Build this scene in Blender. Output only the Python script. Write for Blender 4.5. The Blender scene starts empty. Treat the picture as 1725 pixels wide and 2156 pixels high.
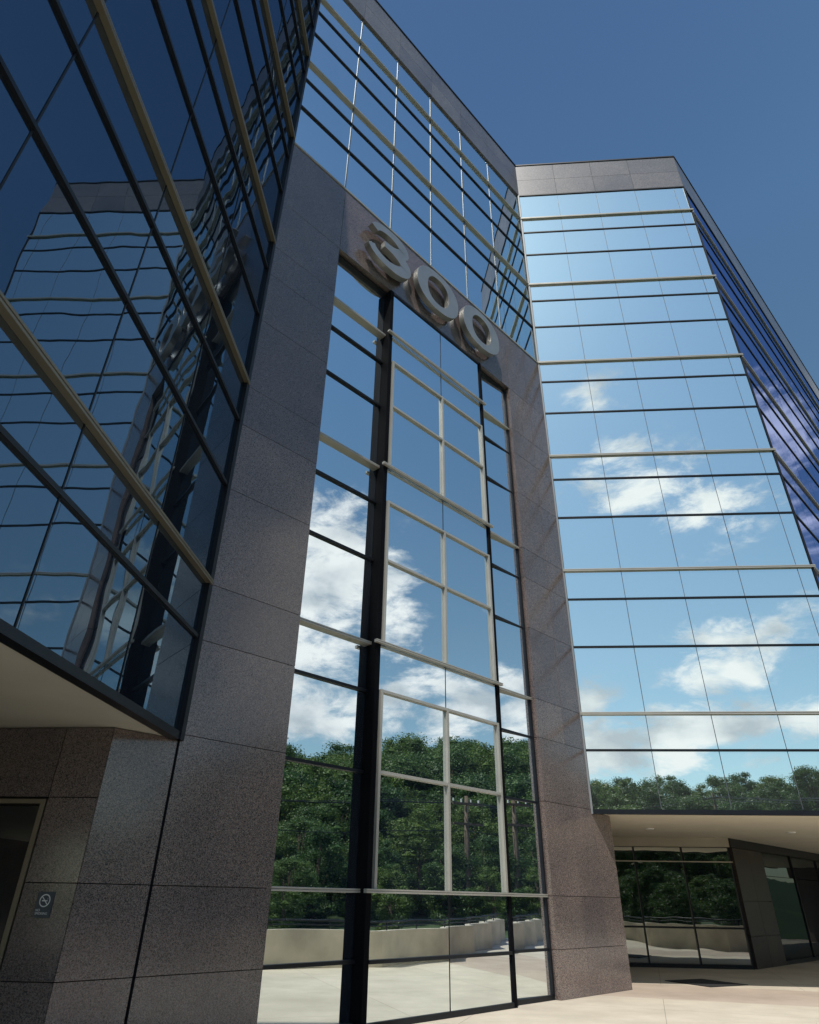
import bpy, bmesh, math, random
import numpy as np
from mathutils import Vector, Matrix
random.seed(7); RNG=np.random.default_rng(7)
scene=bpy.context.scene
COL=scene.collection
rad=math.radians
# ------------------------------------------------------------------ plan
aF,aL,aR=0.7756,0.0609,1.6490
def dv(a): return Vector((math.sin(a),math.cos(a)))
def nv(a): return Vector((math.cos(a),-math.sin(a)))
FR=Vector((4.418,16.676))
LF=FR-10.663*dv(aF)
RS=FR+6.807*dv(aR)
BC=FR-11.55*dv(aF)
FF=(FR,dv(aF),nv(aF)); RR=(FR,dv(aR),nv(aR)); LL=(LF,dv(aL),nv(aL)); SS=(RS,dv(aF),nv(aF)); BB=(BC,dv(aR),nv(aR))
B=[5.70+4.0*k for k in range(6)]     # fin levels
SOF=3.42; GT=27.3; PT=29.45; OT=15.27; ZC=1.71
SUN_AZ,SUN_EL=192.0,58.0
# ------------------------------------------------------------------ materials
def newmat(name):
    m=bpy.data.materials.new(name); m.use_nodes=True
    nt=m.node_tree; nt.nodes.clear()
    out=nt.nodes.new('ShaderNodeOutputMaterial')
    return m,nt,out
def N(nt,t,**kw):
    n=nt.nodes.new(t)
    for k,v in kw.items(): setattr(n,k,v)
    return n
def ramp(nt,fac,stops,interp='LINEAR'):
    r=nt.nodes.new('ShaderNodeValToRGB'); r.color_ramp.interpolation=interp
    el=r.color_ramp.elements
    while len(el)<len(stops): el.new(0.5)
    for e,(p,c) in zip(el,stops): e.position=p; e.color=(*c,1)
    nt.links.new(fac,r.inputs[0]); return r
def mixc(nt,fac,a,b,mode='MIX'):
    m=nt.nodes.new('ShaderNodeMix'); m.data_type='RGBA'; m.blend_type=mode
    for s,v in ((0,fac),(6,a),(7,b)):
        if isinstance(v,(int,float)): m.inputs[s].default_value=v
        elif isinstance(v,tuple): m.inputs[s].default_value=(*v,1)
        else: nt.links.new(v,m.inputs[s])
    return m.outputs[2]
def simple(name,col,rough=.5,metal=0.,var=.15,scale=3.,bump=0.,spec=.5):
    m,nt,out=newmat(name)
    p=N(nt,'ShaderNodeBsdfPrincipled'); p.inputs['Roughness'].default_value=rough; p.inputs['Metallic'].default_value=metal
    p.inputs['Specular IOR Level'].default_value=spec
    tc=N(nt,'ShaderNodeTexCoord'); no=N(nt,'ShaderNodeTexNoise'); no.inputs['Scale'].default_value=scale; no.inputs['Detail'].default_value=6
    nt.links.new(tc.outputs['Object'],no.inputs['Vector'])
    lo=tuple(c*(1-var) for c in col); hi=tuple(min(1,c*(1+var)) for c in col)
    r=ramp(nt,no.outputs[0],[(.3,lo),(.7,hi)])
    nt.links.new(r.outputs[0],p.inputs['Base Color'])
    if bump>0:
        b=N(nt,'ShaderNodeBump'); b.inputs['Distance'].default_value=bump; b.inputs['Strength'].default_value=.6
        n2=N(nt,'ShaderNodeTexNoise'); n2.inputs['Scale'].default_value=scale*20; n2.inputs['Detail'].default_value=4
        nt.links.new(tc.outputs['Object'],n2.inputs['Vector']); nt.links.new(n2.outputs[0],b.inputs['Height']); nt.links.new(b.outputs[0],p.inputs['Normal'])
    nt.links.new(p.outputs[0],out.inputs[0]); return m
def granite(name,stops,rough=.14,ior=1.68,scale=120):
    m,nt,out=newmat(name)
    p=N(nt,'ShaderNodeBsdfPrincipled')
    p.inputs['Roughness'].default_value=rough; p.inputs['IOR'].default_value=ior
    tc=N(nt,'ShaderNodeTexCoord'); o=tc.outputs['Object']
    v=N(nt,'ShaderNodeTexVoronoi'); v.inputs['Scale'].default_value=scale; nt.links.new(o,v.inputs['Vector'])
    v2=N(nt,'ShaderNodeTexNoise'); v2.inputs['Scale'].default_value=scale*.55; v2.inputs['Detail'].default_value=3; v2.inputs['Roughness'].default_value=.7; nt.links.new(o,v2.inputs['Vector'])
    sep=N(nt,'ShaderNodeSeparateColor'); nt.links.new(v.outputs['Color'],sep.inputs[0])
    c1=ramp(nt,sep.outputs[0],stops)
    c2=ramp(nt,v2.outputs[0],[(.36,(.66,.66,.7)),(.5,(1,1,1)),(.66,(1.18,1.12,1.08))])
    c=mixc(nt,1.0,c1.outputs[0],c2.outputs[0],'MULTIPLY')
    n3=N(nt,'ShaderNodeTexNoise'); n3.inputs['Scale'].default_value=.9; n3.inputs['Detail'].default_value=5; nt.links.new(o,n3.inputs['Vector'])
    c3=ramp(nt,n3.outputs[0],[(.3,(.82,.82,.85)),(.7,(1.14,1.11,1.08))])
    c=mixc(nt,1.0,c,c3.outputs[0],'MULTIPLY')
    ge=N(nt,'ShaderNodeNewGeometry')
    c4=ramp(nt,ge.outputs['Random Per Island'],[(0,(.84,.84,.87)),(1,(1.14,1.11,1.08))])
    c=mixc(nt,1.0,c,c4.outputs[0],'MULTIPLY')
    nt.links.new(c,p.inputs['Base Color'])
    b=N(nt,'ShaderNodeBump'); b.inputs['Strength'].default_value=.15; b.inputs['Distance'].default_value=.002
    nt.links.new(n3.outputs[0],b.inputs['Height']); nt.links.new(b.outputs[0],p.inputs['Normal'])
    nt.links.new(p.outputs[0],out.inputs[0]); return m
def mirror(name,tint,wav=.002,scale=1.2,dark=(.006,.009,.014),rough=.0):
    m,nt,out=newmat(name)
    g=N(nt,'ShaderNodeBsdfGlossy'); g.inputs['Color'].default_value=(*tint,1); g.inputs['Roughness'].default_value=rough
    d=N(nt,'ShaderNodeBsdfDiffuse'); d.inputs['Color'].default_value=(*dark,1)
    a=N(nt,'ShaderNodeAddShader')
    tc=N(nt,'ShaderNodeTexCoord'); ge=N(nt,'ShaderNodeNewGeometry')
    cmb=N(nt,'ShaderNodeCombineXYZ'); mu=N(nt,'ShaderNodeMath',operation='MULTIPLY'); mu.inputs[1].default_value=37.
    nt.links.new(ge.outputs['Random Per Island'],mu.inputs[0]); nt.links.new(mu.outputs[0],cmb.inputs[0]); nt.links.new(mu.outputs[0],cmb.inputs[2])
    va=N(nt,'ShaderNodeVectorMath',operation='ADD'); nt.links.new(tc.outputs['Object'],va.inputs[0]); nt.links.new(cmb.outputs[0],va.inputs[1])
    no=N(nt,'ShaderNodeTexNoise'); no.inputs['Scale'].default_value=scale; no.inputs['Detail'].default_value=1.5; no.inputs['Roughness'].default_value=.35
    nt.links.new(va.outputs[0],no.inputs['Vector'])
    b=N(nt,'ShaderNodeBump'); b.inputs['Strength'].default_value=1.; b.inputs['Distance'].default_value=wav
    nt.links.new(no.outputs[0],b.inputs['Height']); nt.links.new(b.outputs[0],g.inputs['Normal'])
    nt.links.new(g.outputs[0],a.inputs[0]); nt.links.new(d.outputs[0],a.inputs[1]); nt.links.new(a.outputs[0],out.inputs[0]); return m
M={}
M['granite']=granite('granite',[(0,(.028,.03,.036)),(.18,(.042,.042,.048)),(.3,(.13,.104,.096)),(.6,(.20,.15,.132)),(.8,(.155,.148,.152)),(1,(.28,.232,.212))])
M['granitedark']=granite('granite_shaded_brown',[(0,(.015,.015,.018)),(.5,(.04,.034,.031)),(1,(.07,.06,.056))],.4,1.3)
M['granitegrey']=granite('granite_grey',[(0,(.09,.095,.11)),(.3,(.13,.13,.142)),(.7,(.175,.17,.175)),(1,(.22,.21,.215))],.3,1.5,60)
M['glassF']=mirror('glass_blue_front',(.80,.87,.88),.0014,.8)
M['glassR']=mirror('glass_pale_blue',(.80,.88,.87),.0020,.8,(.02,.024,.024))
M['glassL']=mirror('glass_left_dim_reflection',(.16,.205,.255),.0042,1.0)  # same glass as the front; its weaker reflection is put into the tint
M['glassS']=mirror('glass_side_blue_reflection',(.33,.39,.64),.003,.8)  # same glass; polarised grazing reflection imitated by a deep blue tint
M['glassG']=mirror('glass_shopfront',(.31,.33,.32),.004,1.0)
M['glassD']=mirror('glass_doorway_black',(.10,.11,.11),.003,1.0)
M['bronze']=simple('champagne_metal',(.40,.385,.345),.38,.3,.08,2.)
M['bronze_shaded']=simple('champagne_metal_shaded',(.19,.165,.115),.38,.4,.1,2.)  # left wing fins: champagne metal with their shade put into the colour
M['silver']=simple('silver_metal',(.08,.09,.105),.5,0,.05,2.)
M['post']=simple('pale_grey_metal',(.20,.215,.23),.45,0,.05,2.)
M['dark']=simple('dark_frame',(.010,.012,.016),.4,0,.2,2.,0,.25)
M['column']=simple('black_column',(.005,.0055,.007),.7,0,.2,2.,0,.04)
M['back']=simple('dark_backing',(.01,.011,.014),.6,0,.2,2.)
M['soffit']=simple('cream_soffit',(.72,.67,.55),.7,0,.05,1.)
M['cream']=simple('cream_frame',(.46,.42,.34),.5,0,.08,1.)
M['stucco']=simple('cream_stucco',(.52,.465,.37),.85,0,.2,1.2,.004)
M['letter']=simple('brushed_letter_metal',(.33,.33,.315),.33,.6,.08,3.)
M['white']=simple('white_paint',(.8,.8,.78),.5,0,.02,2.)
M['signgrey']=simple('sign_grey',(.06,.075,.09),.45,0,.08,4.)
M['bark']=simple('bark',(.13,.095,.065),.9,0,.35,3.,.02)
M['mat']=simple('rubber_mat',(.02,.02,.022),.9,0,.2,8.,.004)
M['roof']=simple('roof_gravel',(.3,.29,.27),.9,0,.2,4.)
def leafmat():
    m,nt,out=newmat('leaves')
    p=N(nt,'ShaderNodeBsdfPrincipled'); p.inputs['Roughness'].default_value=.55
    ge=N(nt,'ShaderNodeNewGeometry'); oi=N(nt,'ShaderNodeObjectInfo')
    c1=ramp(nt,ge.outputs['Random Per Island'],[(0,(.042,.08,.018)),(.5,(.075,.14,.028)),(1,(.125,.20,.046))])
    c2=ramp(nt,oi.outputs['Random'],[(0,(.55,.72,.68)),(.5,(.95,.98,1)),(1,(1.35,1.2,.9))])
    c=mixc(nt,1.0,c1.outputs[0],c2.outputs[0],'MULTIPLY'); nt.links.new(c,p.inputs['Base Color'])
    t=N(nt,'ShaderNodeBsdfTranslucent'); nt.links.new(c,t.inputs[0])
    mx=N(nt,'ShaderNodeMixShader'); mx.inputs[0].default_value=.38
    nt.links.new(p.outputs[0],mx.inputs[1]); nt.links.new(t.outputs[0],mx.inputs[2]); nt.links.new(mx.outputs[0],out.inputs[0]); return m
M['leaf']=leafmat()
def grassmat():
    m,nt,out=newmat('grass')
    p=N(nt,'ShaderNodeBsdfPrincipled'); p.inputs['Roughness'].default_value=.9
    tc=N(nt,'ShaderNodeTexCoord'); no=N(nt,'ShaderNodeTexNoise'); no.inputs['Scale'].default_value=.25; no.inputs['Detail'].default_value=10; no.inputs['Roughness'].default_value=.7
    nt.links.new(tc.outputs['Object'],no.inputs['Vector'])
    r=ramp(nt,no.outputs[0],[(.3,(.015,.035,.01)),(.55,(.035,.068,.018)),(.75,(.06,.09,.028))])
    nt.links.new(r.outputs[0],p.inputs['Base Color']); nt.links.new(p.outputs[0],out.inputs[0]); return m
M['grass']=grassmat()
def pavemat():
    m,nt,out=newmat('plaza_paving')
    p=N(nt,'ShaderNodeBsdfPrincipled'); p.inputs['Roughness'].default_value=.75
    tc=N(nt,'ShaderNodeTexCoord'); mp=N(nt,'ShaderNodeMapping'); mp.inputs['Rotation'].default_value=(0,0,rad(18)); nt.links.new(tc.outputs['Object'],mp.inputs[0])
    br=N(nt,'ShaderNodeTexBrick'); br.offset=0; br.inputs['Scale'].default_value=1.; br.inputs['Brick Width'].default_value=3; br.inputs['Row Height'].default_value=3; br.inputs['Mortar Size'].default_value=.006
    br.inputs['Color1'].default_value=(.53,.475,.385,1); br.inputs['Color2'].default_value=(.56,.50,.41,1); br.inputs['Mortar'].default_value=(.3,.26,.21,1)
    nt.links.new(mp.outputs[0],br.inputs['Vector'])
    sx=N(nt,'ShaderNodeSeparateXYZ'); nt.links.new(mp.outputs[0],sx.inputs[0])
    fr=N(nt,'ShaderNodeMath',operation='PINGPONG'); fr.inputs[1].default_value=6.0; nt.links.new(sx.outputs[1],fr.inputs[0])
    gt=N(nt,'ShaderNodeMath',operation='GREATER_THAN'); gt.inputs[1].default_value=4.6; nt.links.new(fr.outputs[0],gt.inputs[0])
    c=mixc(nt,gt.outputs[0],br.outputs[0],(.46,.38,.31))
    no=N(nt,'ShaderNodeTexNoise'); no.inputs['Scale'].default_value=.7; no.inputs['Detail'].default_value=9; no.inputs['Roughness'].default_value=.65; nt.links.new(tc.outputs['Object'],no.inputs['Vector'])
    r=ramp(nt,no.outputs[0],[(.3,(.76,.75,.73)),(.7,(1.08,1.08,1.08))])
    c=mixc(nt,1.0,c,r.outputs[0],'MULTIPLY')
    nt.links.new(c,p.inputs['Base Color']); nt.links.new(p.outputs[0],out.inputs[0]); return m
M['pave']=pavemat()
# ------------------------------------------------------------------ mesh helpers
class MB:
    def __init__(s): s.v=[]; s.f=[]
    def pt(s,fc,t,q,z):
        o,d,n=fc; return (o[0]+t*d[0]+q*n[0], o[1]+t*d[1]+q*n[1], z)
    def box(s,fc,t0,t1,q0,q1,z0,z1):
        b=len(s.v)
        for z in (z0,z1):
            for (t,q) in ((t0,q0),(t1,q0),(t1,q1),(t0,q1)): s.v.append(s.pt(fc,t,q,z))
        s.f+= [tuple(b+i for i in f) for f in ((0,1,2,3),(4,7,6,5),(0,4,5,1),(1,5,6,2),(2,6,7,3),(3,7,4,0))]
    def quad(s,fc,c):
        b=len(s.v)
        for (t,q,z) in c: s.v.append(s.pt(fc,t,q,z))
        s.f.append(tuple(range(b,b+4)))
    def prism(s,poly,z0,z1):
        b=len(s.v); n=len(poly)
        for z in (z0,z1):
            for p in poly: s.v.append((p[0],p[1],z))
        s.f.append(tuple(b+i for i in range(n))); s.f.append(tuple(b+n+i for i in reversed(range(n))))
        for i in range(n):
            j=(i+1)%n; s.f.append((b+i,b+n+i,b+n+j,b+j))
    def tube(s,pts,r,k=8):
        b=len(s.v); n=len(pts); pts=[Vector(p) for p in pts]
        rr=r if isinstance(r,(list,tuple)) else [r]*n
        for i,p in enumerate(pts):
            t=(pts[min(i+1,n-1)]-pts[max(i-1,0)]).normalized()
            up=Vector((0,0,1)) if abs(t.z)<.9 else Vector((1,0,0))
            a=t.cross(up).normalized(); c=a.cross(t)
            for j in range(k):
                an=2*math.pi*j/k; s.v.append(tuple(p+rr[i]*(math.cos(an)*a+math.sin(an)*c)))
        for i in range(n-1):
            for j in range(k):
                s.f.append((b+i*k+j,b+i*k+(j+1)%k,b+(i+1)*k+(j+1)%k,b+(i+1)*k+j))
        s.f.append(tuple(b+j for j in range(k))); s.f.append(tuple(b+(n-1)*k+j for j in reversed(range(k))))
    def obj(s,name,mat,parent=None,recalc=True,bevel=0,smooth=False):
        me=bpy.data.meshes.new(name); me.from_pydata(s.v,[],s.f); me.materials.append(mat)
        if recalc:
            bm=bmesh.new(); bm.from_mesh(me); bmesh.ops.recalc_face_normals(bm,faces=bm.faces); bm.to_mesh(me); bm.free()
        if smooth:
            for p in me.polygons: p.use_smooth=True
        ob=bpy.data.objects.new(name,me); COL.objects.link(ob)
        if parent: ob.parent=parent
        if bevel:
            bv=ob.modifiers.new('bevel','BEVEL'); bv.width=bevel; bv.segments=2; bv.limit_method='ANGLE'
        return ob
def one(name,mat,par,*box,bevel=0):
    m=MB(); m.box(*box); return m.obj(name,mat,par,bevel=bevel)
def empty(name,loc=(0,0,0)):
    e=bpy.data.objects.new(name,None); e.location=loc; e.empty_display_size=.5; COL.objects.link(e); return e
def tag(o,label,cat,group=None,kind=None):
    o['label']=label; o['category']=cat
    if group: o['group']=group
    if kind: o['kind']=kind
# ------------------------------------------------------------------ BUILDING
bld=empty('office_building')
tag(bld,'tall mirrored glass and polished granite office building with angled wings','building')
def panels(mb,fc,ts,zs,q=0.,th=.1,g=.005):
    for i in range(len(ts)-1):
        for j in range(len(zs)-1):
            dq=random.uniform(-.0012,.0012)
            mb.box(fc,ts[i]+g,ts[i+1]-g,q-th,q+dq,zs[j]+g,zs[j+1]-g)
gleft=[0,.80,1.71,3.48,4.82,5.70,7.45,8.82,9.70,11.45,12.82,13.70,OT]
mb=MB()
panels(mb,FF,[-10.66,-8.90],gleft)
panels(mb,FF,[-10.66,-8.90],[OT,17.62])
panels(mb,FF,[-8.90,-7.2,-5.5,-3.8,-2.0,-1.0,0],[OT,17.62])
panels(mb,FF,[-2.0,-.9,0],gleft)
g1=mb.obj('granite_wall',M['granite'],bld); g1['label']='polished brown granite portal frame around the tall glazing'
mb=MB()
panels(mb,(FR-2.0*dv(aF)-.105*nv(aF),-nv(aF),-dv(aF)),[0,.3],gleft,q=0,th=.1)
mb.box(FF,-1.9,-.1,-.9,-.12,0,15.2); mb.box(FF,-10.5,-9.02,-.9,-.12,0,15.2); mb.box(FF,-10.5,-.1,-.9,-.12,OT+.12,17.6)
mb.box(FF,-9.0,-8.91,-.5,-.105,0,OT-.002); mb.box(FF,-8.9,-2.0,-.5,-.105,OT,OT+.1)
mb.obj('granite_reveal',M['granite'],bld)
mb=MB()
panels(mb,FF,[0,.8],[0,.80,1.71,SOF-.01])
panels(mb,(FR+.8*dv(aF),-nv(aF),dv(aF)),[.0,.9],[0,.80,1.71,SOF-.01])
mb.obj('granite_wall',M['granite'],bld)
mb=MB()
panels(mb,FF,[-11.55,-10.66],[0,.80,1.71,SOF-.01])
panels(mb,BB,[-.62,0],[0,.80,1.71,2.60,SOF-.01])
panels(mb,BB,[-3.9,-2.2,-.62],[2.60,SOF-.01])
panels(mb,BB,[-6,-3.9],[0,.8,1.71,2.60,SOF-.01])
mb.obj('granite_wall',M['granite'],bld)
one('expansion_joint',M['column'],bld,FF,-10.68,-10.645,-.05,.004,0,SOF-.03)
zs=[GT,28.35,PT-.05]
for fc,ts in ((FF,[-10.66,-8.9,-7.2,-5.5,-3.8,-2.1,0]),(RR,[0,1.6,3.2,4.8,6.807]),(SS,[i*1.95 for i in range(14)]),(LL,[-22+i*2.0 for i in range(12)])):
    mb=MB(); panels(mb,fc,ts,zs,q=.02); mb.obj('parapet',M['granitegrey'],bld)
for fc,t0,t1 in ((FF,-10.66,0),(RR,0,6.83),(SS,0,25.3),(LL,-22,0)): one('parapet_coping',M['dark'],bld,fc,t0,t1,-.4,.05,PT-.044,PT+.02)
core=MB()
core.box(FF,-10.66,0,-.9,-.13,17.63,GT); core.box(FF,-8.89,-2.01,-.95,-.36,0.01,OT)
core.box(RR,.0,6.75,-.9,-.1,SOF+.03,PT-.06); core.box(SS,.1,25.2,-.9,-.1,SOF+.03,PT-.06); core.box(LL,-21.9,-.1,-.9,-.1,SOF+.03,PT-.06)
core.box(FF,-10.6,-.1,-.9,-.1,GT+.01,PT-.06)
core.obj('inner_wall',M['back'],bld)
Lend=LF-22*dv(aL); Send=RS+25.3*dv(aF)
mb=MB()
mb.prism([Lend-.5*nv(aL),LF-.5*nv(aL)-.2*dv(aL),LF-.6*nv(aF)+.1*dv(aF),FR-.6*nv(aF),FR-.6*nv(aR)+.3*dv(aR),RS-.6*nv(aR)-.3*dv(aR),RS-.6*nv(aF)+.2*dv(aF),Send-.6*nv(aF),Vector((18,48)),Vector((-18,40)),Vector((-18,-12))],28.9,29.1)
mb.obj('roof',M['roof'],bld)
mb=MB()
def wall(a,b_,z0,z1):
    d=(b_-a).normalized(); mb.box((a,d,Vector((-d.y,d.x))),0,(b_-a).length,-.2,0,z0,z1)
wall(Send-.6*nv(aF),Vector((18,48)),0,29); wall(Vector((18,48)),Vector((-18,40)),0,29); wall(Vector((-18,40)),Vector((-18,-12)),0,29); wall(Vector((-18,-12)),Lend-.5*nv(aL),3.6,29)
mb.obj('unseen_rear_wall',M['granite'],bld)  # unseen back walls, mostly run to the ground to stop light leaking in
mb=MB()
mb.prism([Lend-.06*nv(aL),LF-.06*nv(aL)-.02*dv(aL),BC+.1*dv(aF)-.3*nv(aF),Vector((-17.9,10)),Vector((-17.9,-12))],SOF,SOF+.05)
s=mb.obj('soffit',M['soffit'],bld); s['label']='cream soffit under the left glass wing'
mb=MB()
mb.prism([FR-.06*nv(aR)-.15*dv(aR),RS-.06*nv(aR)-.05*dv(aR),Send-.06*nv(aF),Vector((18,47.7)),Vector((3,36))],SOF,SOF+.05)
s=mb.obj('soffit',M['soffit'],bld); s['label']='cream soffit over the shaded entrance'
for (x,y) in ((6.9,20.2),(11.1,20.6)):
    mb=MB(); mb.tube([(x,y,SOF-.03),(x,y,SOF-.001)],[.11,.13],20); mb.obj('ceiling_light',M['white'],bld)
def lites(mb,fc,t0,t1,zs,q,tilt=.0012,g=.008,skew=0.):
    for j in range(len(zs)-1):
        a=random.gauss(0,tilt)+skew; b=random.gauss(0,tilt); tc=(t0+t1)/2; zc=(zs[j]+zs[j+1])/2
        f=lambda t,z:(t,q+a*(t-tc)+b*(z-zc),z)
        mb.quad(fc,[f(t0+g,zs[j]+g),f(t1-g,zs[j]+g),f(t1-g,zs[j+1]-g),f(t0+g,zs[j+1]-g)])
def floors(zlow):
    out=[]
    lv=[z for z in B if z>zlow+.1]
    prev=zlow
    for z in lv:
        c=[prev]+[x for x in (z-2.25,z-.88) if x>prev+.1]+[z]; out.append(c); prev=z
    out.append([prev,GT]); return out
def facade(fc,ts,zlow,mat,q,tilt):
    for zs in floors(zlow):
        for i in range(len(ts)-1):
            mb=MB(); lites(mb,fc,ts[i],ts[i+1],zs,q,tilt); o=mb.obj('window',mat,bld,recalc=False)
fu=[-10.63,-8.9,-7.2,-5.5,-3.8,-2.1,-.03]
facade(FF,fu,17.70,M['glassF'],-.05,.0010)
rt=[.02,1.6,3.2,4.8,6.4,6.79]
facade(RR,rt,SOF+.02,M['glassR'],.0,.0012)
lt=[-7.8,-5.85,-3.9,-1.95,-.05]
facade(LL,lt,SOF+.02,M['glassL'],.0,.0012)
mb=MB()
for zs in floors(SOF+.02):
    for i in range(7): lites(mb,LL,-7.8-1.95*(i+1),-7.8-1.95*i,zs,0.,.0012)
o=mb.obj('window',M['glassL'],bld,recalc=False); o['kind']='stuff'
mb=MB()
for zs in floors(SOF+.02):
    for i in range(16): lites(mb,SS,.02+1.58*i,.02+1.58*(i+1),zs,0.,.0010)
o=mb.obj('side_window',M['glassS'],bld,recalc=False); o['kind']='stuff'
side=[[.06,.80,ZC],[ZC,3.45,4.82,B[0]],[B[0],B[1]-2.25,B[1]-.88,B[1]],[B[1],B[2]-2.25,B[2]-.88,B[2]],[B[2],OT]]
for (t0,t1,q,sk) in ((-8.9,-7.16,-.20,0),(-7.06,-5.2,.0,0),(-5.2,-3.5,.0,0),(-3.42,-2.0,-.19,.05)):
    for zs in side:
        mb=MB(); lites(mb,FF,t0,t1,zs,q,.0010,skew=sk); mb.obj('window',M['glassF'],bld,recalc=False)
one('inner_wall',M['back'],bld,FF,-7.06,-3.49,-.32,-.05,.01,OT-.002)
def fin(fc,t0,t1,z,q0,dep=.17,h=.10,mat='bronze',name='sunshade_fin'):
    mb=MB()
    mb.box(fc,t0,t1,q0,q0+dep,z-h*.5,z-h*.08); mb.box(fc,t0,t1,q0,q0+dep-.02,z-h*.08,z+h*.08); mb.box(fc,t0,t1,q0,q0+dep,z+h*.08,z+h*.5)
    return mb.obj(name,M[mat],bld,bevel=.003)
def tran(fc,t0,t1,z,q0,dep=.055,h=.06):
    return one('transom',M['dark'],bld,fc,t0,t1,q0-.05,q0+dep,z-h/2,z+h/2)
for z in B:
    fin(RR,-.02,6.88,z,.0,.07,.07); fin(SS,.09,25.2,z,.0,.06,.07); fin(LL,-21.9,-.03,z,.0,.085,.08,'bronze_shaded')
    for zz in (z-2.25,z-.88):
        if zz>SOF+.1:
            tran(RR,0,6.83,zz,0,.03,.05); tran(SS,.03,25.2,zz,0,.03,.05); tran(LL,-21.9,-.06,zz,0,.04,.055)
for z in (B[4],B[5]):
    fin(FF,-10.6,-.08,z,-.05,.08,.055)
    for zz in (z-2.25,z-.88): tran(FF,-10.6,-.05,zz,-.05,.04,.055)
fin(FF,-10.64,-.01,17.66,-.1,.125,.06,name='window_sill')
for fc,t0,t1 in ((RR,0,6.84),(SS,.04,25.2),(LL,-21.9,.0)):
    one('edge_frame',M['dark'],bld,fc,t0,t1,-.1,.04,SOF-.03,SOF+.07); one('edge_frame',M['dark'],bld,fc,t0,t1,-.1,.035,GT-.06,GT-.002)
for t in fu[1:-1]: one('mullion',M['silver'],bld,FF,t-.013,t+.013,-.1,-.03,17.71,GT-.01)
for t in rt[1:-1]: one('mullion',M['silver'],bld,RR,t-.007,t+.007,-.05,.005,SOF+.09,GT-.06)
for i in range(0,10):
    t=-1.95*(i+1); one('mullion',M['dark'],bld,LL,t-.010,t+.010,-.05,.008,SOF+.09,GT-.06)
one('corner_post',M['dark'],bld,LL,-.10,.03,-.12,.06,SOF-.03,GT+.3)
one('corner_post',M['post'],bld,RR,-.05,.01,-.05,.04,SOF-.03,GT)
one('corner_post',M['dark'],bld,RR,6.79,6.84,-.05,.03,SOF+.09,GT-.06)
for (t0,t1) in ((-7.16,-7.05),(-3.52,-3.43)):
    one('column',M['column'],bld,FF,t0,t1,-.34,.035,0,OT-.004,bevel=.006)
for (t0,t1) in ((-8.9,-7.16),(-3.43,-2.0)):
    for z in (.80,3.45,4.82,B[1]-2.25,B[1]-.88,B[2]-2.25,B[2]-.88): tran(FF,t0,t1,z,-.20,.05,.05)
    for z in (ZC,B[0],B[1],B[2]): fin(FF,t0,t1,z,-.24,.14,.055)
    one('window_frame',M['dark'],bld,FF,t0,t1,-.3,-.13,.0,.08); one('window_frame',M['dark'],bld,FF,t0,t1,-.3,-.13,OT-.08,OT-.004)
one('window_frame',M['dark'],bld,FF,-8.9,-8.85,-.29,-.15,.08,OT-.1); one('window_frame',M['dark'],bld,FF,-2.06,-2.0,-.29,-.12,.08,OT-.1)
tran(FF,-7.05,-3.52,.80,0,.05,.05)
one('window_frame',M['dark'],bld,FF,-7.05,-3.52,-.1,.03,.0,.08); one('window_frame',M['dark'],bld,FF,-7.05,-3.52,-.1,.03,OT-.08,OT-.006)
for z in (ZC,B[0],B[1],B[2]): fin(FF,-7.22,-3.38,z,.037,.07,.055)
for zb,zt in ((ZC,B[0]),(B[0],B[1]),(B[1],B[2])):
    a=zt-.88; mid=zt-2.25
    mb=MB(); w=.028
    for t in (-6.99,-5.2,-3.58): mb.box(FF,t-w,t+w,.0,.06,zb+.03,a+.028)
    for t0,t1 in ((-6.99+w,-5.2-w),(-5.2+w,-3.58-w)):
        mb.box(FF,t0,t1,.0,.055,a-.026,a+.026); mb.box(FF,t0,t1,.0,.055,mid-.026,mid+.026)
    mb.obj('mullion_grid',M['bronze'],bld,bevel=.003)
    one('mullion',M['dark'],bld,FF,-5.208,-5.192,-.03,.006,a+.032,zt-.03)
one('mullion',M['dark'],bld,FF,-5.208,-5.192,-.03,.006,B[2]+.03,OT-.1); one('mullion',M['dark'],bld,FF,-5.208,-5.192,-.03,.006,.08,ZC-.03)
# ground-floor shopfront under the overhang
SF=(Vector((6.65,23.15)),dv(aR),nv(aR))
sf=MB()
for t0,t1 in ((-1.2,.62),(.62,2.1),(2.1,3.58)): lites(sf,SF,t0,t1,[.1,1.0,2.75,3.15],0,.002)
sf.obj('shopfront_window',M['glassG'],bld,recalc=False)
SG=(SF[0]+3.6*SF[1],dv(aF),nv(aF))
sf=MB()
for i in range(4): lites(sf,SG,2.6+3*i,5.6+3*i,[.1,2.45,3.15],0,.002)
sf.obj('shopfront_window',M['glassD'],bld,recalc=False)
mb=MB()
mb.box(SF,-1.2,3.58,-.05,.04,0,.1); mb.box(SF,-1.2,3.58,-.05,.04,.975,1.025); mb.box(SG,2.6,14.6,-.05,.04,0,.1)
for t in (.62,2.1,3.56): mb.box(SF,t-.02,t+.02,-.05,.045,.1,3.15)
for i in range(4): mb.box(SG,2.6+3*i-.02,2.6+3*i+.02,-.05,.045,.1,3.15)
mb.box(SF,-1.2,3.58,-.5,-.08,0,SOF); mb.box(SG,0,14.6,-.5,-.08,0,SOF)
mb.obj('shopfront_frame',M['dark'],bld)
mb=MB()
mb.box(SF,-1.2,3.60,-.05,.05,3.16,SOF-.002); mb.box(SF,-1.2,3.60,-.04,.05,2.73,2.76)
mb.obj('shopfront_header',M['cream'],bld)
one('shopfront_header',M['dark'],bld,SG,.02,14.6,-.05,.05,3.16,SOF-.002)
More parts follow.
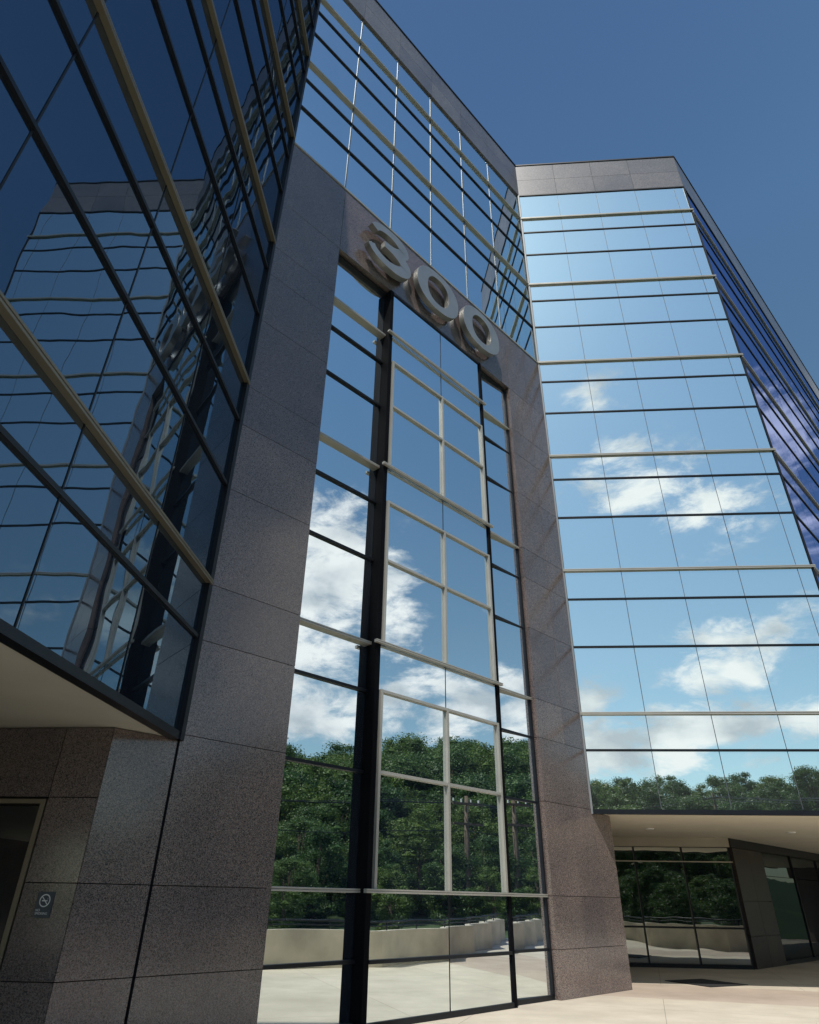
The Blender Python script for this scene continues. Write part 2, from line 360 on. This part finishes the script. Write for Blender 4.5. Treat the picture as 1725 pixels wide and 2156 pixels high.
mb=MB(); panels(mb,SG,[.05,1.3,2.55],[0,.8,1.71,3.15],q=.06,th=.3); mb.obj('granite_pier',M['granitedark'],bld)
door=MB(); door.box(BB,-2.14,-.72,-.09,-.03,.02,2.50)
dr=door.obj('door',M['glassD'],bld)
fr_=MB()
for a,b_ in ((-2.2,-2.14),(-1.44,-1.39),(-.70,-.64)): fr_.box(BB,a,b_,-.1,.0,0,2.58)
for a,b_ in ((-2.14,-1.44),(-1.39,-.70)):
    fr_.box(BB,a,b_,-.1,-.003,2.53,2.58); fr_.box(BB,a,b_,-.1,-.003,0,.12)
fr_.obj('door_frame',simple('door_bronze',(.22,.19,.14),.35,.4,.1,3.),dr)
h=MB(); p0=h.pt(BB,-1.34,.02,1.0); p1=h.pt(BB,-1.34,.02,1.35); h.tube([p0,p1],.015,8); h.obj('handle',M['post'],dr)
mb=MB(); mb.box(BB,-6,-.1,-.6,-.12,0,SOF); mb.box(FF,-11.5,-10.7,-.6,-.12,0,SOF-.01); mb.obj('inner_wall',M['back'],bld)
def place(fc,t,q,z):
    o,d,n=fc
    return Matrix(((d[0],0,n[0],o[0]+t*d[0]+q*n[0]),(d[1],0,n[1],o[1]+t*d[1]+q*n[1]),(0,1,0,z),(0,0,0,1)))
sg=empty('no_smoking_sign'); tag(sg,'small dark no smoking plaque on the granite wall','sign')
sg.matrix_world=place(BB,-.32,.0,1.5)@Matrix.Scale(.95,4)
def loc(name,verts,faces,mat,par):
    me=bpy.data.meshes.new(name); me.from_pydata(verts,[],faces); me.materials.append(mat)
    ob=bpy.data.objects.new(name,me); COL.objects.link(ob); ob.parent=par
    return ob
def bx(x0,x1,y0,y1,z0,z1):
    v=[(x,y,z) for z in (z0,z1) for (x,y) in ((x0,y0),(x1,y0),(x1,y1),(x0,y1))]
    return v,[(0,3,2,1),(4,5,6,7),(0,1,5,4),(1,2,6,5),(2,3,7,6),(3,0,4,7)]
v,f=bx(-.10,.10,-.13,.13,.002,.012); loc('plaque',v,f,M['signgrey'],sg)
v=[];f=[]
def ring(v,f,r0,r1,z,cx,cy,n=36):
    b=len(v)
    for i in range(n):
        a=2*math.pi*i/n; v.append((cx+r0*math.cos(a),cy+r0*math.sin(a),z)); v.append((cx+r1*math.cos(a),cy+r1*math.sin(a),z))
    for i in range(n):
        j=(i+1)%n; f.append((b+2*i,b+2*i+1,b+2*j+1,b+2*j))
ring(v,f,.054,.066,.0145,0,.04)
b=len(v); c,s_=math.cos(rad(-45)),math.sin(rad(-45))
for (x,y) in ((-.055,-.005),(.055,-.005),(.055,.005),(-.055,.005)): v.append((x*c-y*s_,.04+x*s_+y*c,.0150))
f.append((b,b+1,b+2,b+3))
b=len(v)
for (x,y) in ((-.035,.032),(.025,.032),(.025,.044),(-.035,.044)): v.append((x,y,.0140))
f.append((b,b+1,b+2,b+3))
for (x0,y0,w,h_) in ((.028,.032,.005,.012),(.03,.050,.004,.018)):
    b=len(v)
    for (x,y) in ((x0,y0),(x0+w,y0),(x0+w,y0+h_),(x0,y0+h_)): v.append((x,y,.0140))
    f.append((b,b+1,b+2,b+3))
loc('no_smoking_symbol',v,f,M['white'],sg)
def text(body,size,par,locn,mat,name,ext=.0006):
    cu=bpy.data.curves.new(name,'FONT'); cu.body=body; cu.size=size; cu.align_x='LEFT'; cu.extrude=ext; cu.space_line=.95
    ob=bpy.data.objects.new(name,cu); COL.objects.link(ob)
    bpy.context.view_layer.update()
    me=bpy.data.meshes.new_from_object(ob.evaluated_get(bpy.context.evaluated_depsgraph_get())); bpy.data.objects.remove(ob)
    me.materials.clear(); me.materials.append(mat)
    o2=bpy.data.objects.new(name,me); COL.objects.link(o2); o2.parent=par; o2.location=locn; return o2
text("NO\nSMOKING",.034,sg,(-.085,-.068,.0138),M['white'],'sign_text')
# ---------------- number 300
num=empty('building_number_sign'); tag(num,'large raised metal numerals reading 300 on granite lintel','sign')
num.matrix_world=place(FF,-5.55,0,16.36)
def zero(w,h,sx,sy,z0,z1,n=64,e=2.3):
    v=[];f=[]
    def sup(a,A,Bh): 
        c,s=math.cos(a),math.sin(a); return (A*abs(c)**(2/e)*(1 if c>=0 else -1), Bh*abs(s)**(2/e)*(1 if s>=0 else -1))
    for i in range(n):
        a=2*math.pi*i/n; ox,oy=sup(a,w/2,h/2); ix,iy=sup(a,w/2-sx,h/2-sy)
        v+= [(ox,oy,z0),(ix,iy,z0),(ox,oy,z1),(ix,iy,z1)]
    for i in range(n):
        j=(i+1)%n; a,b_=4*i,4*j
        f+= [(a+2,b_+2,b_+3,a+3)[::-1],(a,a+1,b_+1,b_),(a,b_,b_+2,a+2),(a+1,a+3,b_+3,b_+1)]
    return v,f
def three(w,h,z0,z1):
    pts=[]
    r1x,r1y=w*.32,h*.19; c1=(0,h*.5-.13-r1y+.0)
    r2x,r2y=w*.37,h*.225; c2=(0,-h*.5+.13+r2y)
    for i in range(21):
        a=rad(172-i*(172+78)/20); pts.append((c1[0]+r1x*math.cos(a),c1[1]+r1y*math.sin(a),.25+.12*max(0,math.cos(a))))
    p_mid=[(-w*.10,(c1[1]-r1y+c2[1]+r2y)/2,.21)]
    lo=[]
    for i in range(25):
        a=rad(80-i*(80+172)/24); lo.append((c2[0]+r2x*math.cos(a),c2[1]+r2y*math.sin(a),.25+.14*max(0,math.cos(a))))
    v=[];f=[]
    def ribbon(P,z1):
        b=len(v); n=len(P)
        for i in range(n):
            t=Vector(P[min(i+1,n-1)][:2])-Vector(P[max(i-1,0)][:2]); t.normalize(); nn=Vector((-t.y,t.x)); c=Vector(P[i][:2]); wd=P[i][2]/2
            L=c+nn*wd; R_=c-nn*wd
            v.extend([(L.x,L.y,z0),(R_.x,R_.y,z0),(L.x,L.y,z1),(R_.x,R_.y,z1)])
        for i in range(n-1):
            a=b+4*i; c=a+4
            f.extend([(a+2,a+3,c+3,c+2),(a,c,c+1,a+1),(a,a+2,c+2,c),(a+1,c+1,c+3,a+3)])
        f.extend([(b,b+1,b+3,b+2),(b+4*n-4,b+4*n-2,b+4*n-1,b+4*n-3)])
    ribbon(pts+p_mid,z1); ribbon(p_mid+lo,z1+.003)
    return v,f
for k,x in enumerate((-1.95,0,1.95)):
    if k==0: v,f=three(1.70,1.5,.10,.27)
    else: v,f=zero(1.72,1.5,.42,.24,.10,.27)
    o=loc('digit',v,f,M['letter'],num); o.location=(x,0,0); o['label']='metal digit three' if k==0 else 'metal digit zero'
    bm=bmesh.new(); bm.from_mesh(o.data); bmesh.ops.recalc_face_normals(bm,faces=bm.faces); bm.to_mesh(o.data); bm.free()
    bv=o.modifiers.new('b','BEVEL'); bv.width=.006; bv.segments=2; bv.limit_method='ANGLE'; bv.angle_limit=rad(50)
for x in (-2.4,-1.5,-.66,.66,1.29,2.61):
    vv,ff=bx(x-.03,x+.03,-.03,.03,.0,.11); loc('mounting_stud',vv,ff,M['dark'],num)
# ------------------------------------------------------------------ GROUND
def sst(a,b,x):
    t=min(1,max(0,(x-a)/(b-a))); return t*t*(3-2*t)
def hill(x,y):
    r=math.hypot(x,y-5); az=math.degrees(math.atan2(x,y-5))
    sec=sst(45,75,az)*(1-sst(185,200,az)) if az>0 else (1-sst(0,15,az+180) if az<-160 else 0)
    return sec*(9.0*sst(30,88,r)+9*sst(130,260,r))-.03
v=[(0,5,-.03)];f=[]
rs=[8,16,24,29,34,38,44,52,60,70,80,90,100,110,125,150,180,220,270,400,800,1600,3500]; na=120
for r in rs:
    for i in range(na):
        a=2*math.pi*i/na; x,y=r*math.sin(a),5+r*math.cos(a); v.append((x,y,hill(x,y)))
for i in range(na): f.append((0,1+(i+1)%na,1+i))
for k in range(len(rs)-1):
    for i in range(na):
        j=(i+1)%na; f.append((1+k*na+i,1+k*na+j,1+(k+1)*na+j,1+(k+1)*na+i))
me=bpy.data.meshes.new('ground'); me.from_pydata(v,[],f); me.materials.append(M['grass'])
for p in me.polygons: p.use_smooth=True
gr=bpy.data.objects.new('ground',me); COL.objects.link(gr); tag(gr,'grassy ground rising to a wooded hillside','ground',kind='structure')
ctrl=[(7.6,-22),(7.8,-14),(7.4,-7),(7.6,0),(7.7,4),(8.1,8),(8.9,11.4),(11.4,13.6),(15.5,15.2),(20,16.5),(27,18)]
def cr(P,n=14):
    out=[]
    Q=[P[0]]+P+[P[-1]]
    for i in range(1,len(Q)-2):
        for k in range(n):
            t=k/n; p0,p1,p2,p3=[Vector(Q[i+j-1]) for j in range(4)]
            out.append(.5*((2*p1)+(-p0+p2)*t+(2*p0-5*p1+4*p2-p3)*t*t+(-p0+3*p1-3*p2+p3)*t**3))
    out.append(Vector(P[-1])); return out
path=cr(ctrl)
L=0; sp=[]
for i,p in enumerate(path):
    if i: L+=(p-path[i-1]).length
    t=(path[min(i+1,len(path)-1)]-path[max(i-1,0)]).normalized(); n=Vector((t.y,-t.x))
    sp.append(p+n*(.42*abs(math.sin(L*math.pi/3.4))))
pav=[(p.x+.1,p.y) for p in sp]+[(30,24),(30,46),(-30,46),(-30,-22)]
mb=MB(); mb.prism(pav,-.02,0.); pv=mb.obj('plaza_pavement',M['pave']); tag(pv,'pale concrete plaza paving with tan bands','pavement',kind='structure')
def strip(path,w,z0,z1):
    m=MB(); n=len(path)
    for i,p in enumerate(path):
        t=(path[min(i+1,n-1)]-path[max(i-1,0)]).normalized(); nn=Vector((t.y,-t.x))
        a=p; b_=p+nn*w
        m.v+= [(a.x,a.y,z0),(b_.x,b_.y,z0),(b_.x,b_.y,z1),(a.x,a.y,z1)]
    for i in range(n-1):
        a=4*i;c=a+4
        for j in range(4): m.f.append((a+j,a+(j+1)%4,c+(j+1)%4,c+j))
    m.f.append((0,1,2,3)); m.f.append((4*n-4,4*n-1,4*n-2,4*n-3)); return m
w=strip(sp,.3,-.05,.86).obj('garden_wall',M['stucco']); tag(w,'low curving cream stucco wall edging the plaza','wall')
rl=empty('guard_railing'); tag(rl,'dark tubular guard railing above curved wall','railing')
n=len(sp)
def offs(q,z):
    o=[]
    for i,p in enumerate(sp):
        t=(sp[min(i+1,n-1)]-sp[max(i-1,0)]).normalized(); nn=Vector((t.y,-t.x)); a=p+nn*q; o.append((a.x,a.y,z))
    return o
for z,r in ((1.07,.026),(.97,.015)):
    m=MB(); m.tube(offs(.15,z),r,8); m.obj('rail',M['dark'],rl,smooth=True)
pp=offs(.15,0)
for i in range(4,n,7):
    m=MB(); m.tube([(pp[i][0],pp[i][1],.8),(pp[i][0],pp[i][1],1.07)],.018,8); m.obj('post',M['dark'],rl)
m=MB(); m.v=[(6.35,19.2,.004),(6.95,17.95,.004),(8.05,18.5,.004),(7.45,19.75,.004)]
m.v+=[(x,y,.016) for x,y,z in m.v]; m.f=[(0,3,2,1),(4,5,6,7),(0,1,5,4),(1,2,6,5),(2,3,7,6),(3,0,4,7)]
o=m.obj('floor_mat',M['mat']); tag(o,'dark rubber floor mat on the plaza paving','mat')
# ------------------------------------------------------------------ TREES
def crown_mesh(seed,H=10,leaf=.165,nl=17000,low=.22,cr_=.42):
    r=np.random.default_rng(seed)
    nc=58; cl=[]
    for i in range(nc):
        u=r.uniform(low+.02,1.0); a=r.uniform(0,2*math.pi)
        env=H*cr_*math.sin(math.pi*min(1,max(.02,(u-low+.08)/(1.05-low+.06))))**.55
        rr=env*r.uniform(.25,1.0)
        cl.append((rr*math.cos(a)*.8,rr*math.sin(a)*.8,u*H*.93,H*r.uniform(.05,.115)))
    cl=np.array(cl)
    idx=r.integers(0,nc,nl); c=cl[idx]
    d=r.normal(size=(nl,3)); d/=np.linalg.norm(d,axis=1)[:,None]
    d[:,2]*=.75
    P=c[:,:3]+d*(c[:,3:4]*r.uniform(.5,1.25,(nl,1)))
    n=d+r.normal(size=(nl,3))*.6; n/=np.linalg.norm(n,axis=1)[:,None]
    a=np.cross(n,r.normal(size=(nl,3))); a/=np.linalg.norm(a,axis=1)[:,None]; b=np.cross(n,a)
    s=leaf*r.uniform(.5,1.2,(nl,1))
    V=np.stack([P-a*s*.6,P-b*s*.4,P+a*s*.6,P+b*s*.4],1).reshape(-1,3)
    V=[tuple(x) for x in V]; F=[(4*i,4*i+1,4*i+2,4*i+3) for i in range(nl)]
    for (x,y,z,q) in cl:
        b0=len(V); q*=.5
        for (dx,dy,dz) in ((1,0,0),(-1,0,0),(0,1,0),(0,-1,0),(0,0,1),(0,0,-1)): V.append((x+dx*q,y+dy*q,z+dz*q*.8))
        for t in ((0,2,4),(2,1,4),(1,3,4),(3,0,4),(2,0,5),(1,2,5),(3,1,5),(0,3,5)): F.append(tuple(b0+k for k in t))
    me=bpy.data.meshes.new('crown'); me.from_pydata(V,[],F); me.materials.append(M['leaf'])
    tr=MB(); tr.tube([(0,0,-.6),(.05,0,H*.2),(-.1,.08,H*.45),(0,0,H*.8)],[H*.022,H*.016,H*.011,H*.003],8)
    for i in range(6):
        x,y,z,q=cl[i*4]; tr.tube([(0,0,H*(.12+.06*i)),(x*.5,y*.5,H*.05+z*.75),(x,y,z)],[H*.008,H*.006,H*.002],5)
    mt=bpy.data.meshes.new('trunk'); mt.from_pydata(tr.v,[],tr.f); mt.materials.append(M['bark'])
    return me,mt
HK=(10,11,9,12,8)
KIND=[crown_mesh(s,H,low=lw) for s,H,lw in ((1,10,.04),(2,11,.06),(3,9,.02),(4,12,.05),(5,8,.02))]
def joined(me,mt):
    bm=bmesh.new(); bm.from_mesh(me); nfc=len(bm.faces); bm.from_mesh(mt)
    bm.faces.ensure_lookup_table()
    for i in range(nfc,len(bm.faces)): bm.faces[i].material_index=1
    o=bpy.data.meshes.new('tree'); bm.to_mesh(o); bm.free(); o.materials.append(M['leaf']); o.materials.append(M['bark']); return o
JK=[joined(*k) for k in KIND]
CF=Vector((-12.17,11.93)); CR=Vector((2.65,33.8))
spots=[]
def addspot(x,y,topz,near,k,md):
    for sp_ in spots:
        if (sp_[0]-x)**2+(sp_[1]-y)**2<md**2: return False
    z=hill(x,y); s=(topz-z)/HK[k]
    if s<.3: s=.3
    spots.append((x,y,min(s,1.15),near,k)); return True
tries=0
while len(spots)<165 and tries<16000:
    tries+=1; a=random.uniform(72,106); az=rad(a); D=math.sqrt(random.uniform(44**2,100**2)); x,y=CF.x+D*math.sin(az),CF.y+D*math.cos(az)
    if x<31 or (83<a<85.3 and D<52) or (a<82 and D<48): continue
    top_el=np.interp(a,[78,88,94,101],[12.8,12.6,11.2,9.8])
    e=(3.0+ (D-44)*.36+random.uniform(-1.2,1.2)) if D<66 else random.uniform(top_el-2.2,top_el+.2)
    addspot(x,y,1.6+math.tan(rad(e))*D,D<56,random.randrange(5),2.6 if D<62 else 3.2)
tries=0
while len(spots)<270 and tries<14000:
    tries+=1; az=rad(random.uniform(146,182)); D=math.sqrt(random.uniform(76**2,122**2)); x,y=CR.x+D*math.sin(az),CR.y+D*math.cos(az)
    e=random.uniform(4.5,7.4) if D<90 else random.uniform(6.8,8.8)
    addspot(x,y,1.6+math.tan(rad(e))*D,D<82,random.randrange(5),3.2)
tries=0
n0=len(spots)
while len(spots)<n0+28 and tries<6000:
    tries+=1; y=random.uniform(-32,9); x=random.uniform(10.2,28)
    if x<10.5+max(0,(y+2))*.12: continue
    addspot(x,y,random.uniform(1.7,2.6) if y>-8 else random.uniform(2.6,4.4),True,random.randrange(5),2.6)
for (x,y,s,near,k) in spots:
    z=hill(x,y); rz=random.uniform(0,6.28); wd_=1.35 if s<.7 else 1.2; sc=(s*wd_*random.uniform(.85,1.15),s*wd_*random.uniform(.85,1.15),s)
    if near:
        e=empty('broadleaf_tree',(x,y,z)); e.rotation_euler=(0,0,rz); e.scale=sc
        for nm,me in (('crown',KIND[k][0]),('trunk',KIND[k][1])):
            o=bpy.data.objects.new(nm,me); COL.objects.link(o); o.parent=e
    else:
        e=bpy.data.objects.new('broadleaf_tree',JK[k]); COL.objects.link(e); e.location=(x,y,z); e.rotation_euler=(0,0,rz); e.scale=sc
    tag(e,'leafy green broadleaf tree on the hillside','tree',group='trees on the wooded hillside')
# ------------------------------------------------------------------ utility poles and wires
poles=[(33.9,16.9,7.5),(22.0,-38.7,11.0)]
for (x,y,h) in poles:
    e=empty('utility_pole',(x,y,hill(x,y))); tag(e,'wooden utility pole with crossarms beside the trees','utility pole',group='utility poles beside the trees')
    hh=h-hill(x,y)
    m=MB(); m.tube([(0,0,-.3),(.1,0,hh*.5),(.12,.02,hh)],[.2,.17,.13],10); m.obj('pole',M['bark'],e,smooth=True)
    for zc in (hh-.5,hh-1.7):
        m=MB(); m.box((Vector((.12,0)),Vector((.5,.86)),Vector((.86,-.5))),-1.2,1.2,-.2,-.08,zc-.07,zc+.07); m.obj('crossarm',M['bark'],e)
    for t in (-1.05,-.4,.4,1.05):
        m=MB(); m.tube([(.12+.5*t,.86*t,hh-.43),(.12+.5*t,.86*t,hh-.2)],.05,8); m.obj('insulator',M['white'],e)
ends=[(95,60,14),(33.9,16.9,7.3),(22,-38.7,10.8),(-20,-80,14)]
wl=empty('power_line'); tag(wl,'sagging black overhead wires strung between the poles','power line')
for off,dz in ((-1.05,-.2),(.4,-.2),(1.05,-.2),(0,-1.9)):
    P=[]
    for a,b_ in zip(ends[:-1],ends[1:]):
        for k in range(13):
            t=k/12; P.append((a[0]+(b_[0]-a[0])*t+.5*off,a[1]+(b_[1]-a[1])*t+.86*off,a[2]+(b_[2]-a[2])*t+dz-6*t*(1-t)))
    m=MB(); m.tube([p for i,p in enumerate(P) if i==0 or (Vector(p)-Vector(P[i-1])).length>.01],.022,5); m.obj('wire',M['dark'],wl)
# ------------------------------------------------------------------ WORLD
wd=bpy.data.worlds.new('World'); scene.world=wd; wd.use_nodes=True
nt=wd.node_tree; nt.nodes.clear()
out=N(nt,'ShaderNodeOutputWorld'); bg=N(nt,'ShaderNodeBackground'); bg.inputs['Strength'].default_value=.11
sky=N(nt,'ShaderNodeTexSky'); sky.sky_type='NISHITA'; sky.sun_disc=False; sky.sun_elevation=rad(SUN_EL); sky.sun_rotation=rad(SUN_AZ)
sky.air_density=1.0; sky.dust_density=.8; sky.ozone_density=1.6; sky.altitude=200
tc=N(nt,'ShaderNodeTexCoord'); sx=N(nt,'ShaderNodeSeparateXYZ'); nt.links.new(tc.outputs['Generated'],sx.inputs[0])
def MA(op,a,b=None,clamp=False):
    n=nt.nodes.new('ShaderNodeMath'); n.operation=op; n.use_clamp=clamp
    for i,v in enumerate((a,b)):
        if v is None: continue
        if isinstance(v,(int,float)): n.inputs[i].default_value=v
        else: nt.links.new(v,n.inputs[i])
    return n.outputs[0]
az=MA('MULTIPLY',MA('ARCTAN2',sx.outputs[0],sx.outputs[1]),57.2958)
el=MA('MULTIPLY',MA('ARCSINE',sx.outputs[2]),57.2958)
blobs=[(97,25.5,6,6,1),(99.5,20,6,5,1),(90.5,23,4,5.5,.85),(98,14,8,3.8,1),(86,14.5,9,2.6,.85),(80,22,3,2,.4),
(170,39.5,5,1.5,.72),(167,35,4,1.8,.7),(165.5,31.5,6,2.6,.85),(160.5,28,5.5,2.6,.82),(159,18.3,8,2.0,.9),(163,15.5,4,1.5,.8),(174,14.6,3.4,1.8,.82),
(164,11.6,15,1.9,.98),(173,10,10,1.7,.95),(174.5,47,2.2,1.5,.6),(57,30,8,8,.8),(38,14,4,2,.6),(130,20,14,6,.8),(-60,25,20,8,.7)]
mask=None
for (a,e,wa,we,s) in blobs:
    d2=MA('ADD',MA('POWER',MA('ABSOLUTE',MA('DIVIDE',MA('SUBTRACT',az,a),wa)),2.),MA('POWER',MA('ABSOLUTE',MA('DIVIDE',MA('SUBTRACT',el,e),we)),2.))
    g=MA('MULTIPLY',MA('EXPONENT',MA('MULTIPLY',d2,-.7)),s)
    mask=g if mask is None else MA('MAXIMUM',mask,g)
mp=N(nt,'ShaderNodeMapping'); mp.inputs['Scale'].default_value=(1,1,2.2); nt.links.new(tc.outputs['Generated'],mp.inputs[0])
no=N(nt,'ShaderNodeTexNoise'); no.inputs['Scale'].default_value=9.5; no.inputs['Detail'].default_value=10; no.inputs['Roughness'].default_value=.63; no.inputs['Distortion'].default_value=.25; nt.links.new(mp.outputs[0],no.inputs['Vector'])
dens=MA('ADD',mask,MA('MULTIPLY',MA('SUBTRACT',no.outputs[0],.5),2.8))
cov=N(nt,'ShaderNodeMapRange'); cov.interpolation_type='SMOOTHSTEP'; cov.inputs['From Min'].default_value=.36; cov.inputs['From Max'].default_value=.98; nt.links.new(dens,cov.inputs['Value'])
cut=N(nt,'ShaderNodeMapRange'); cut.interpolation_type='SMOOTHSTEP'; cut.inputs['From Min'].default_value=.1; cut.inputs['From Max'].default_value=.4; nt.links.new(mask,cut.inputs['Value'])
mp2=N(nt,'ShaderNodeMapping'); mp2.inputs['Scale'].default_value=(1,1,1.7); mp2.inputs['Location'].default_value=(0,0,-.045); nt.links.new(tc.outputs['Generated'],mp2.inputs[0])
no2=N(nt,'ShaderNodeTexNoise'); no2.inputs['Scale'].default_value=9; no2.inputs['Detail'].default_value=6; nt.links.new(mp2.outputs[0],no2.inputs['Vector'])
cc=ramp(nt,no2.outputs[0],[(.36,(4.8,5.3,5.8)),(.5,(7.8,8.0,8.2)),(.6,(9.2,9.2,9.2))])
eln=MA('DIVIDE',el,90.)
tint=ramp(nt,eln,[(0,(1.05,1.12,1.0)),(.22,(1.02,1.15,1.04)),(.42,(.92,1.16,1.15)),(.55,(.88,1.18,1.24)),(.7,(.72,.98,1.10)),(.9,(.58,.78,.92))])
skyc=mixc(nt,1.0,sky.outputs[0],tint.outputs[0],'MULTIPLY')
fac=MA('MULTIPLY',MA('MULTIPLY',cov.outputs[0],cut.outputs[0]),MA('GREATER_THAN',el,0.5))
col=mixc(nt,fac,skyc,cc.outputs[0])
nt.links.new(col,bg.inputs[0]); nt.links.new(bg.outputs[0],out.inputs[0])
sl=bpy.data.lights.new('sun','SUN'); sl.energy=4.2; sl.angle=rad(.5); sl.color=(1,.94,.85)
so=bpy.data.objects.new('sun',sl); COL.objects.link(so)
sd=Vector((math.sin(rad(SUN_AZ))*math.cos(rad(SUN_EL)),math.cos(rad(SUN_AZ))*math.cos(rad(SUN_EL)),math.sin(rad(SUN_EL))))
so.rotation_euler=(sd).to_track_quat('Z','Y').to_euler(); so.location=(0,-20,60)
# ------------------------------------------------------------------ camera
f,pt,ro=1364.74,.5393,.0159
cam=bpy.data.cameras.new('camera'); cam.sensor_fit='HORIZONTAL'; cam.sensor_width=36; cam.lens=f/1725*36; cam.clip_start=.1; cam.clip_end=8000
co=bpy.data.objects.new('camera',cam); COL.objects.link(co)
right=Vector((1,0,0)); up=Vector((0,-math.sin(pt),math.cos(pt))); fw=Vector((0,math.cos(pt),math.sin(pt)))
c,s=math.cos(ro),math.sin(ro)
cx=right*c+up*s; cy=-right*s+up*c; cz=-fw
co.matrix_world=Matrix(((cx.x,cy.x,cz.x,0),(cx.y,cy.y,cz.y,0),(cx.z,cy.z,cz.z,1.6),(0,0,0,1)))
scene.camera=co
scene.view_settings.view_transform='Standard'; scene.view_settings.look='None'; scene.view_settings.exposure=0
